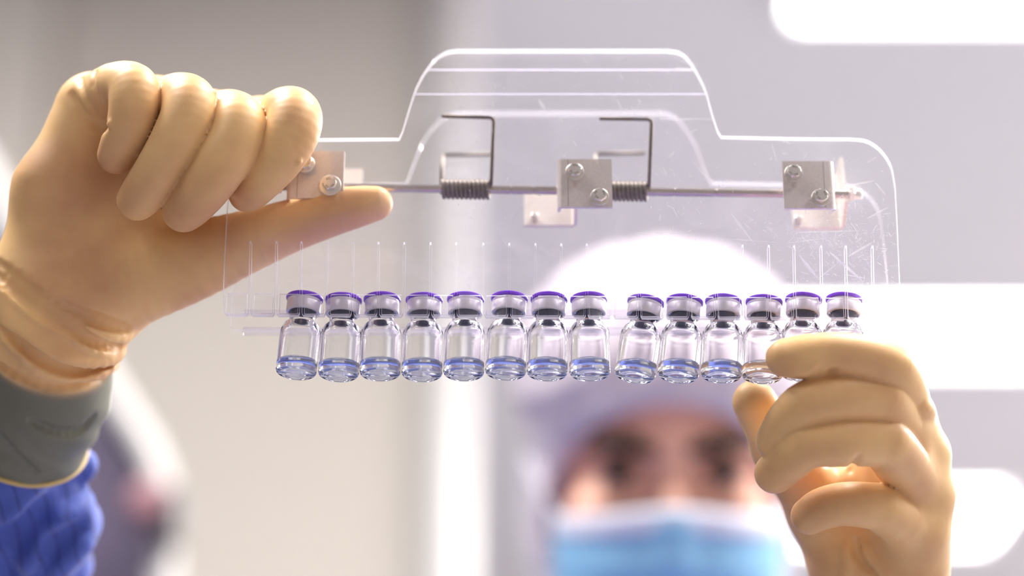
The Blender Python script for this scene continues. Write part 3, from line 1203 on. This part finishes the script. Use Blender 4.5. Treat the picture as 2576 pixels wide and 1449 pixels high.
for i, (cx, bx, row, lab) in enumerate(VIALS):
    x0, z0 = FR.hit(bx, row, VIAL_Y)
    x1, z1 = FR.hit(cx, 757 + (cx - 766) * 0.008, VIAL_Y)
    tilt = math.atan2(x1 - x0, z1 - z0)
    e = empty('vial', tuple(ORG + V((x0, VIAL_Y, z0)) * .001), lab, 'vial', 'vials in the holder')
    e.rotation_euler = (0.0, tilt, rng.uniform(0, 0.0))
    link('glass_bottle', GLASS_ME, e)
    tag(link('liquid', liquid_mesh(4.9 + rng.uniform(-.15, .2), -tilt * .6), e), 'liquid tinted pale blue by its surroundings')
    link('stopper', STOP, e)
    link('crimp_seal', CRIMP, e)
    tag(link('flip_off_cap', CAP, e), 'purple plastic cap')

# ================================================================== the person
EYE = P(1690, 1188, -485.0)     # midpoint of the eyes, camera frame
EYE_W = cw(EYE)
person = empty('person', (EYE_W[0], EYE_W[1] + 0.12, 0.0), 'person in white hood, blue face mask and cream gloves raising a vial holder', 'person')
PB = np.array(person.location)


def head_to_world(v):
    return cw(v + EYE)


def f_head(p):
    q = p.copy(); q[:, 0] = np.abs(q[:, 0])
    d = sd_ell(p, (0, 35, -95), (73, 90, 98))
    d = smin(d, sd_ell(p, (0, -40, -68), (63, 82, 68)), 22)
    d = smin(d, sd_ell(p, (0, -92, -40), (34, 28, 32)), 18)          # chin
    d = smin(d, sd_cap(q, (0, 15, -4), (44, 13, -18), 11, 9), 10)    # brow ridge
    d = smin(d, sd_sph(q, (44, -30, -22), 20), 14)                   # cheekbones
    d = smax(d, -sd_ell(q, (32, -1, 9), (19, 13.5, 18)), 7)            # sockets
    d = smin(d, sd_chain(p, [np.array((0, 6, -2)), np.array((0, -18, 10)), np.array((0, -36, 18))], [6, 7.5, 10], 5), 7)
    d = smin(d, sd_sph(q, (11, -38, 8), 7), 5)                       # nostril wings
    d = smin(d, sd_cap(q, (0, -62, 0), (16, -63, -6), 5, 3), 4)      # upper lip
    d = smin(d, sd_cap(q, (0, -71, -1), (14, -70, -7), 5.5, 3), 3)   # lower lip
    # lids
    up = [np.array((19, -2, -6)), np.array((26, 5, -1.5)), np.array((35, 6.5, -1)), np.array((46, -1, -8))]
    lo = [np.array((19, -2, -6)), np.array((26, -6.5, -3)), np.array((35, -7.5, -3)), np.array((46, -1, -8))]
    d = smin(d, sd_chain(q, up, [2.2, 3.0, 3.2, 2.4], 2), 3)
    d = smin(d, sd_chain(q, lo, [2.0, 2.4, 2.4, 2.0], 2), 3)
    d = smin(d, sd_ell(q, (72, -18, -95), (7, 26, 16)), 5)           # ears
    return d


NECK_DN = np.array([0, -CP, SP])   # world down in the camera frame


def f_body(p):
    d = f_head(p)
    a = np.array((0, -45, -98.0)); b = a + NECK_DN * 130 + np.array([0, -SP * 22, -CP * 22])
    return smin(d, sd_cap(p, a, b, 54, 58), 16)


body = sdf_object('body', f_body, (-95, -240, -205), (95, 135, 60), 2.6, M['skin'], person, head_to_world, PB)
for sx in (-1, 1):
    c = np.array([sx * 32.5, -1.0, -11.5])
    gaze = np.array([0.06, 0.10, 1.0]); gaze /= np.linalg.norm(gaze)
    bm = bmesh.new()
    bmesh.ops.create_uvsphere(bm, u_segments=32, v_segments=24, radius=12.0)
    rot = V((0, 0, 1)).rotation_difference(V(gaze))
    fm = []
    for v in bm.verts: v.co = rot @ v.co
    for f in bm.faces:
        f.material_index = 1 if f.calc_center_median().normalized().dot(V(gaze)) > 0.74 else 0
        f.smooth = True
    for v in bm.verts: v.co = V(head_to_world(np.array(v.co) + c) - PB)
    link('eyeball', bm_mesh('eyeball', bm, [M['shaded_eye_white'], M['iris']], True), person)

    def f_lash(p, sx=sx):
        up = [np.array((sx * 20.0, -1, -1.5)), np.array((sx * 27, 5.0, 2.0)), np.array((sx * 36, 5.6, 1.8)), np.array((sx * 47, 0, -5.5))]
        return sd_chain(p, up, [1.2, 2.3, 2.4, 1.4], 1)  # lash line thickened to add the dark of the shaded eye
    sdf_object('eyelashes', f_lash, (min(sx * 14, sx * 52), -6, -10), (max(sx * 14, sx * 52), 12, 8), 0.9, M['brow'], person, head_to_world, PB)

    def f_brow(p, sx=sx):
        pts = [np.array((sx * 13.0, 14, 7.0)), np.array((sx * 26, 18, 5.5)), np.array((sx * 40, 18.5, -2)), np.array((sx * 53, 12, -16))]
        return sd_chain(p, pts, [4.2, 5.2, 4.8, 2.6], 2)
    sdf_object('eyebrow', f_brow, (min(sx * 5, sx * 62), 5, -25), (max(sx * 5, sx * 62), 30, 18), 1.5, M['brow'], person, head_to_world, PB)


def f_hood(p):
    d = sd_ell(p, (0, 58, -88), (97, 84, 104))
    d = smin(d, sd_ell(p, (0, -38, -84), (86, 96, 78)), 25)
    a = np.array((0, -70, -98.0)); b = a + NECK_DN * 120
    d = smin(d, sd_cap(p, a, b, 64, 80), 25)
    d = d + 1.4 * np.sin(p[:, 0] * 0.16 + 2 * np.sin(p[:, 1] * 0.06)) * np.sin(p[:, 1] * 0.11 + p[:, 2] * 0.05)
    # oval opening for the face
    x, y = p[:, 0] / 77.0, (p[:, 1] + 36) / 78.0
    op = (np.sqrt(x * x + y * y) - 1) * 75
    op = np.maximum(op, -(p[:, 2] + 62))
    d = smax(d, -op, 5)
    # gathered hem round the opening
    return d


hood = sdf_object('hood', f_hood, (-115, -260, -205), (115, 160, 70), 3.2, M['hood'], person, head_to_world, PB)
tag(hood, 'pale lavender white hood round the face')


def f_hem(p):
    d = None
    pts = []
    for k in range(25):
        a = math.pi * (-0.12 + 1.24 * k / 24)
        x, y = 78 * math.cos(a), -36 + 79 * math.sin(a)
        z = -14 - 44 * (abs(x) / 78) ** 2.2
        pts.append(np.array((x, y, z)))
    return sd_chain(p, pts, [4.5] * 25, 2)


sdf_object('hood_hem', f_hem, (-95, -80, -75), (95, 60, 10), 2.6, M['hood'], hood, head_to_world, PB)


def mask_grid(y_top, y_bot, lift, pleat):
    nx, ny = 57, 41
    g = []
    for j in range(ny):
        t = j / (ny - 1)
        for i in range(nx):
            s = -1 + 2 * i / (nx - 1)
            x = s * (72 - 6 * t * t)
            yt = -19 - 9 * min(1, abs(s) * 1.15) ** 1.3
            y0 = yt + (y_top)
            y1 = y_bot + 8 * abs(s)
            y = y0 + (y1 - y0) * t
            z = 22 - 54 * abs(s) ** 2.7 + 9 * math.exp(-((x / 12.0) ** 2)) * math.exp(-((y + 38) / 30) ** 2) - 0.0016 * (y + 45) ** 2
            z += lift + pleat * (math.sin(t * 20) * (1 - s * s))
            g.append((x, y, z))
    vs = head_to_world(np.array(g)) - PB
    fs = [(j * nx + i, j * nx + i + 1, (j + 1) * nx + i + 1, (j + 1) * nx + i) for j in range(ny - 1) for i in range(nx - 1)]
    return vs, fs


vs, fs = mask_grid(0.0, -112, 0.0, 1.1)
mask = link('face_mask', mesh_from('face_mask', vs, fs, M['mask_blue']), person)
md = mask.modifiers.new('thickness', 'SOLIDIFY'); md.thickness = 0.0012
tag(mask, 'pleated light blue face mask')


def f_band(p):
    pts = []
    for i in range(41):
        s = -1 + 2 * i / 40
        x = s * 72
        y = -22 - 9 * min(1, abs(s) * 1.15) ** 1.3
        z = 22 - 54 * abs(s) ** 2.7 + 9 * math.exp(-((x / 12.0) ** 2)) * math.exp(-((y + 38) / 30) ** 2) - 0.0016 * (y + 45) ** 2
        pts.append((x, y, z))
    return pts


bp_ = f_band(None)
g = []
for x, y, z in bp_:
    for k in range(5):
        g.append((x, y + 3 - 14 * k / 4, z + 2.8 + 0.5 * math.sin(math.pi * k / 4)))
vs = head_to_world(np.array(g)) - PB
fs = [(i * 5 + k, i * 5 + k + 1, (i + 1) * 5 + k + 1, (i + 1) * 5 + k) for i in range(40) for k in range(4)]
band = link('nose_band', mesh_from('nose_band', vs, fs, M['mask_white']), mask)
md = band.modifiers.new('thickness', 'SOLIDIFY'); md.thickness = 0.001
for sx in (-1, 1):
    pts = [np.array((sx * 70, -32, -40)), np.array((sx * 84, -10, -62)), np.array((sx * 90, 0, -92)), np.array((sx * 86, -60, -70)), np.array((sx * 66, -100, -45))]
    vs, fs = tube_data([cw(q + EYE) - PB for q in arc(pts, 6)], 0.0013, 8)
    link('ear_loop', mesh_from('ear_loop', vs, fs, M['mask_white']), mask)

# ---------------------------------------------------------------- gloved hand at the left of the picture
A = P
LH = dict(
    meta=[((232, 268, -36), 13), ((392, 270, -44), 12.5), ((522, 305, -47), 12.5), ((650, 318, -48), 12.0)],
)
W0 = A(120, 790, -27)


LF = [finger_path(t) for t in (
    [(236, 264, -36, 11.5), (290, 228, -15, 11.0), (333, 224, -4, 10.4), (338, 264, 1, 10.0), (327, 318, 1, 9.2), (307, 362, -3, 8.4), (293, 390, -6, 7.5)],
    [(402, 272, -42, 11.5), (452, 254, -12, 11.2), (476, 262, -1, 11.0), (470, 304, 4, 10.8), (438, 370, 6, 10.3), (398, 434, 4, 9.6), (362, 484, -1, 8.8), (345, 504, -4, 8.0)],
    [(535, 304, -43, 11.5), (578, 296, -12, 11.2), (598, 308, -1, 11.0), (592, 350, 4, 10.9), (556, 412, 7, 10.5), (515, 470, 6, 10.0), (480, 512, 1, 9.2), (462, 530, -2, 8.5)],
    [(672, 322, -46, 11.5), (722, 290, -14, 11.3), (740, 296, -5, 11.1), (734, 334, 0, 10.8), (706, 388, 1, 10.0), (670, 436, -1, 9.0), (636, 476, -5, 7.8), (621, 487, -6, 7.3)],
)]
THUMB_LP = finger_path([(215, 730, -26, 22), (350, 695, -27, 19), (488, 655, -26, 16.0), (615, 610, -26, 12.8), (735, 567, -25.5, 10.6), (830, 536, -24.5, 9.6), (900, 520, -24.5, 8.3), (944, 512, -24.5, 7.0)])
FORE_L = ([A(120, 800, -30), A(95, 980, -46), A(20, 1195, -74)], [27, 27.5, 28.5])


def f_hand_left_base(p):
    # palm: metacarpals, heel, thumb ball
    d = None
    for (q, r) in LH['meta']:
        e = sd_cap(p, A(150, 740, -30), A(*q), 20, r)
        d = e if d is None else smin(d, e, 9)
    d = smin(d, sd_chain(p, [A(108, 690, -26), A(140, 480, -28), A(222, 300, -34)], [18, 16, 12], 8), 10)
    d = smin(d, sd_path(p, THUMB_LP), 10)
    d = smin(d, sd_chain(p, FORE_L[0], FORE_L[1], 10), 14)
    d = smin(d, sd_cap(p, A(250, 760, -32), A(130, 830, -30), 17, 24), 10)
    out = d
    for path in LF:
        out = smin(out, sd_cap(p, path[0, :3], path[4, :3], path[0, 3], path[4, 3]), 5)
    for path in LF:
        out = smin(out, sd_path(p, path), 0.35)
    return out


def ridge_path(f, pxs, sink):
    out = []
    for x, y in arc(pxs, 3):
        q = surf(f, x, y)
        if q is not None: out.append(q + np.array([0, 0, -sink]))
    return out


L_RIDGES = [([(-45, 630), (6, 690), (40, 724), (110, 774), (190, 812), (255, 842), (310, 850)], 5.0, 2.2),
            ([(-30, 760), (20, 805), (70, 852), (130, 888), (200, 908), (262, 905), (300, 886)], 4.6, 2.2),
            ([(4, 700), (12, 770), (32, 845), (95, 918), (170, 958)], 3.6, 2.0),
            ([(165, 812), (215, 858), (268, 892)], 2.4, 1.2),
            ([(150, 940), (225, 940), (285, 918)], 3.4, 1.6),
            ([(-40, 860), (30, 925), (100, 962)], 3.4, 1.8)]
L_GROOVES = [([(178, 236), (190, 258), (215, 292), (262, 326)], 1.3), ([(203, 195), (207, 232), (232, 278), (268, 318)], 1.2),
             ([(238, 178), (232, 212), (250, 250)], 0.9),
             ([(-40, 665), (20, 715), (60, 748), (120, 792), (190, 830), (250, 862), (305, 868)], 3.0),
             ([(-40, 790), (20, 838), (80, 884), (140, 918), (210, 930), (290, 905)], 3.0),
             ([(-30, 640), (40, 700), (110, 750), (190, 785), (260, 812), (320, 828)], 2.6),
             ([(-20, 900), (60, 950), (150, 972), (260, 950)], 2.2), ([(-10, 1080), (40, 1140), (90, 1185)], 1.6), ([(80, 1062), (150, 1088), (205, 1082), (236, 1050)], 1.6)]
L_R = [(ridge_path(f_hand_left_base, a, s), r) for a, r, s in L_RIDGES]
L_G = [(ridge_path(f_hand_left_base, a, -0.2), r) for a, r in L_GROOVES]
L_NUB = [(surf(f_hand_left_base, x, y), r) for x, y, r in ((277, 312, 1.3), (347, 388, 1.0), (586, 491, 1.0), (752, 408, 1.0), (538, 232, 1.0))]
CUFF_AX = (FORE_L[0][2] - FORE_L[0][1]); CUFF_AX = CUFF_AX / np.linalg.norm(CUFF_AX)
CUFF_END = A(58, 1098, -62)


def f_hand_left(p):
    d = f_hand_left_base(p)
    near = d < 12
    q = p[near]
    if len(q):
        e = d[near]
        e = apply_folds(q, e, L_R, L_G, 3.2, 2.4)
        for c, r in L_NUB:
            if c is not None: e = smin(e, sd_sph(q, c, r), 1.6)
        t = (q - CUFF_END.astype(F32)) @ CUFF_AX.astype(F32)
        wr = np.exp(-((t + 16) / 16) ** 2)
        e = e + 0.7 * wr * np.sin(q[:, 1] * 0.42 + q[:, 0] * 0.25 + 1.5 * np.sin(q[:, 0] * 0.16))
        d = d.copy(); d[near] = e
    cut = (p - CUFF_END.astype(F32)) @ CUFF_AX.astype(F32)
    return smax(d, cut, 1.0)


def over_sleeve(v):
    t = (v - A(120, 868, -36)) @ CUFF_AX
    return 1 / (1 + np.exp(-t / 0.9))


def fk(v):
    return cw(v)


glove_l = sdf_object('glove', f_hand_left, (-225, -85, -110), (-40, 95, 30), 0.9, M['glove'], person, fk, PB, ('over_sleeve', over_sleeve))
tag(glove_l, 'cream latex glove curled into a fist with thumb under the rod')

# rolled rim of the cuff
rim = []
e1 = np.cross(CUFF_AX, [0, 0, 1.0]); e1 /= np.linalg.norm(e1); e2 = np.cross(CUFF_AX, e1)
ax0 = FORE_L[0][1]; t0 = float(np.dot(CUFF_END - ax0, CUFF_AX)); rc = ax0 + CUFF_AX * t0
for k in range(72):
    a = 2 * math.pi * k / 72
    dr = math.cos(a) * e1 + math.sin(a) * e2
    lo_, hi_ = 5.0, 60.0
    for _ in range(24):
        mid = (lo_ + hi_) / 2
        if f_hand_left_base((rc + dr * mid)[None].astype(F32))[0] < 0: lo_ = mid
        else: hi_ = mid
    rim.append(rc + dr * (lo_ - 0.1))
rim += rim[:2]
vs, fs = tube_data([cw(q) - PB for q in rim], 0.0011, 8, False)
tag(link('cuff_rim', mesh_from('cuff_rim', vs, fs, mat('latex_rim', rgb(206, 180, 118), 0.45)), glove_l), 'rolled cream rim of the cuff')

# ---------------------------------------------------------------- blue sleeve below the cuff
SL = [A(120, 860, -34), A(70, 1060, -56), A(30, 1180, -74), A(-5, 1310, -100), A(-70, 1620, -165)]


def f_sleeve_base(p):
    d = sd_chain(p, SL, [19, 20, 24, 35, 40], 8)
    d = smin(d, sd_cap(p, A(165, 1180, -78), A(205, 1168, -82), 9, 7), 6)
    d = smin(d, sd_cap(p, A(150, 1330, -85), A(120, 1420, -95), 17, 17), 14)
    return d


S_RIDGES = [ ([(212, 1262), (190, 1290), (120, 1330), (70, 1400), (40, 1470)], 6, 4),
            ([(0, 1300), (30, 1290), (80, 1260)], 5, 3.5), ([(200, 1380), (140, 1440), (120, 1490)], 6, 4)]
S_GROOVES = [([(238, 1212), (190, 1222), (120, 1272), (60, 1330), (25, 1400), (10, 1470)], 5.5), ([(200, 1330), (140, 1380), (100, 1450)], 3.5)]
S_R = [(ridge_path(f_sleeve_base, a, s), r) for a, r, s in S_RIDGES]
S_G = [(ridge_path(f_sleeve_base, a, -1.0), r) for a, r in S_GROOVES]


def f_sleeve(p):
    d = f_sleeve_base(p)
    d = apply_folds(p, d, S_R, S_G, 6, 6)
    t = (p - SL[2].astype(F32)) @ CUFF_AX.astype(F32)
    wr = 1 / (1 + np.exp(-(t - 6) / 3))
    return d + wr * 1.6 * np.sin(p[:, 1] * 0.22 + 1.2 * np.sin(p[:, 0] * 0.12) + p[:, 2] * 0.12)


sl_o = sdf_object('sleeve', f_sleeve, (-265, -185, -225), (-120, -15, -5), 1.5, M['sleeve'], person, fk, PB)
tag(sl_o, 'crumpled blue sleeve below the glove cuff')

# ---------------------------------------------------------------- gloved hand at the right of the picture
RF = [finger_path(t) for t in (
    [(2276, 1052, -20, 11.2), (2270, 990, -3, 10.2), (2250, 938, 9, 9.5), (2226, 918, 14, 9.1), (2160, 899, 18, 8.8), (2090, 891, 20, 8.4), (2022, 898, 20, 8.6), (1974, 900, 19, 7.3)],
    [(2312, 1145, -26, 11.2), (2264, 1074, -7, 10.4), (2222, 1012, 9, 10.3), (2194, 1000, 13, 10.1), (2112, 1000, 19, 9.5), (2034, 1016, 20, 9.2), (1988, 1056, 16, 8.8), (1953, 1110, 11, 8.0)],
    [(2322, 1248, -28, 11.2), (2276, 1178, -9, 10.7), (2232, 1120, 7, 10.5), (2204, 1108, 11, 10.3), (2110, 1109, 18, 10.0), (2034, 1118, 19, 9.3), (1992, 1150, 15, 8.8), (1949, 1190, 10, 7.9)],
    [(2302, 1340, -26, 11.0), (2262, 1310, -14, 10.0), (2218, 1280, -4, 9.4), (2190, 1272, -1, 9.1), (2122, 1268, 4, 8.5), (2068, 1280, 3, 8.1), (2036, 1298, -1, 7.3)],
)]
THUMB_R = ([A(2150, 1420, -46), A(2062, 1280, -42), A(1962, 1128, -28), A(1898, 1012, -17.5)], [17, 13, 10.8, 8.8])


def f_hand_right_base(p):
    d = None
    wr = A(2215, 1600, -58)
    for path in RF:
        e = sd_cap(p, wr, path[0, :3], 24, path[0, 3])
        d = e if d is None else smin(d, e, 8)
    d = smin(d, sd_cap(p, wr, A(2180, 1900, -90), 26, 30), 10)
    d = smin(d, sd_cap(p, A(2200, 1560, -56), THUMB_R[0][0], 20, 17), 12)
    d = smin(d, sd_chain(p, THUMB_R[0], THUMB_R[1], 5), 9)
    d = smin(d, sd_cap(p, A(2075, 1300, -46), A(2240, 1140, -38), 10, 10), 10)   # web of the thumb
    out = d
    for path in RF:
        out = smin(out, sd_cap(p, path[0, :3], path[4, :3], path[0, 3], path[4, 3]), 6)
    for path in RF:
        out = smin(out, sd_path(p, path), 0.35)
    return out


R_RIDGES = [([(2322, 1022), (2334, 1030), (2345, 1040)], 1.8, 0.8), ([(2172, 1370), (2186, 1405), (2230, 1445)], 1.8, 1.2),
            ([(2132, 1380), (2134, 1415), (2130, 1465)], 1.5, 1.0), ([(1985, 936), (2028, 930), (2052, 914)], 1.2, 0.9)]
R_GROOVES = [([(2088, 944), (2098, 932)], 1.0), ([(2138, 1182), (2160, 1150)], 1.0), ([(2152, 1360), (2160, 1400), (2200, 1445)], 1.5)]
R_R = [(ridge_path(f_hand_right_base, a, s), r) for a, r, s in R_RIDGES]
R_G = [(ridge_path(f_hand_right_base, a, -0.2), r) for a, r in R_GROOVES]
RC_AX = A(2180, 1900, -90) - A(2215, 1600, -58); RC_AX = RC_AX / np.linalg.norm(RC_AX)
RC_END = A(2190, 1800, -80)


def f_hand_right(p):
    d = f_hand_right_base(p)
    near = d < 10
    q = p[near]
    if len(q):
        e = d[near]
        e = apply_folds(q, e, R_R, R_G, 3.5, 2.0)
        d = d.copy(); d[near] = e
    return smax(d, (p - RC_END.astype(F32)) @ RC_AX.astype(F32), 1.0)


glove_r = sdf_object('glove', f_hand_right, (78, -195, -125), (188, -10, 40), 1.0, M['glove'], person, fk, PB, ('over_sleeve', lambda v: np.zeros(len(v))))
tag(glove_r, 'cream latex glove with index finger laid across the last vials')


# ---------------------------------------------------------------- coverall (torso, arms, legs) in world millimetres
def wmm(q): return np.asarray(cw(q)) * 1000.0


SHZ = EYE_W[2] * 1000 - 255
BX, BY = EYE_W[0] * 1000, EYE_W[1] * 1000 + 105
shL, shR = np.array((BX - 185, BY - 40, SHZ)), np.array((BX + 185, BY - 40, SHZ))
elL = wmm(A(-330, 2150, -260)); elR = wmm(A(2330, 2900, -210))
wrL = wmm(A(-62, 1580, -155)); wrR = wmm(A(2185, 1790, -82))


def f_cover(p):
    d = sd_cap(p, (BX, BY, SHZ - 40), (BX, BY + 10, 980), 120, 125)
    d = smin(d, sd_cap(p, shL, shR, 70, 70), 50)
    d = smin(d, sd_cap(p, (BX, BY - 10, SHZ + 20), (BX, BY - 28, SHZ + 62), 82, 66), 30)
    for s, el, w_ in ((shL, elL, wrL), (shR, elR, wrR)):
        d = smin(d, sd_chain(p, [s, el, w_], [64, 52, 38], 20), 25)
    for sx in (-1, 1):
        hp, kn, an = (BX + sx * 75, BY + 10, 930), (BX + sx * 100, BY, 500), (BX + sx * 115, BY + 15, 95)
        d = smin(d, sd_chain(p, [np.array(hp, float), np.array(kn, float), np.array(an, float)], [98, 78, 62], 20), 30)
    return d + 3.0 * np.sin(p[:, 2] * 0.045 + np.sin(p[:, 0] * 0.03) * 2) * np.sin(p[:, 0] * 0.02 + p[:, 1] * 0.03)


cov = sdf_object('coverall', f_cover, (BX - 560, BY - 620, 10), (BX + 420, BY + 190, SHZ + 170), 9.0, M['sleeve'], person, lambda v: v * .001, PB)
tag(cov, 'blue cleanroom coverall below the hood')
for sx in (-1, 1):
    def f_boot(p, sx=sx):
        d = sd_cap(p, (BX + sx * 118, BY + 30, 45), (BX + sx * 130, BY - 130, 36), 44, 36)
        d = smin(d, sd_cap(p, (BX + sx * 116, BY + 18, 60), (BX + sx * 115, BY + 15, 150), 52, 60), 20)
        return smax(d, -(p[:, 2] - 1.0), 3)
    sdf_object('boot', f_boot, (BX + sx * 118 - 100, BY - 190, -6), (BX + sx * 118 + 100, BY + 110, 190), 6.0, M['boot'], person, lambda v: v * .001, PB)
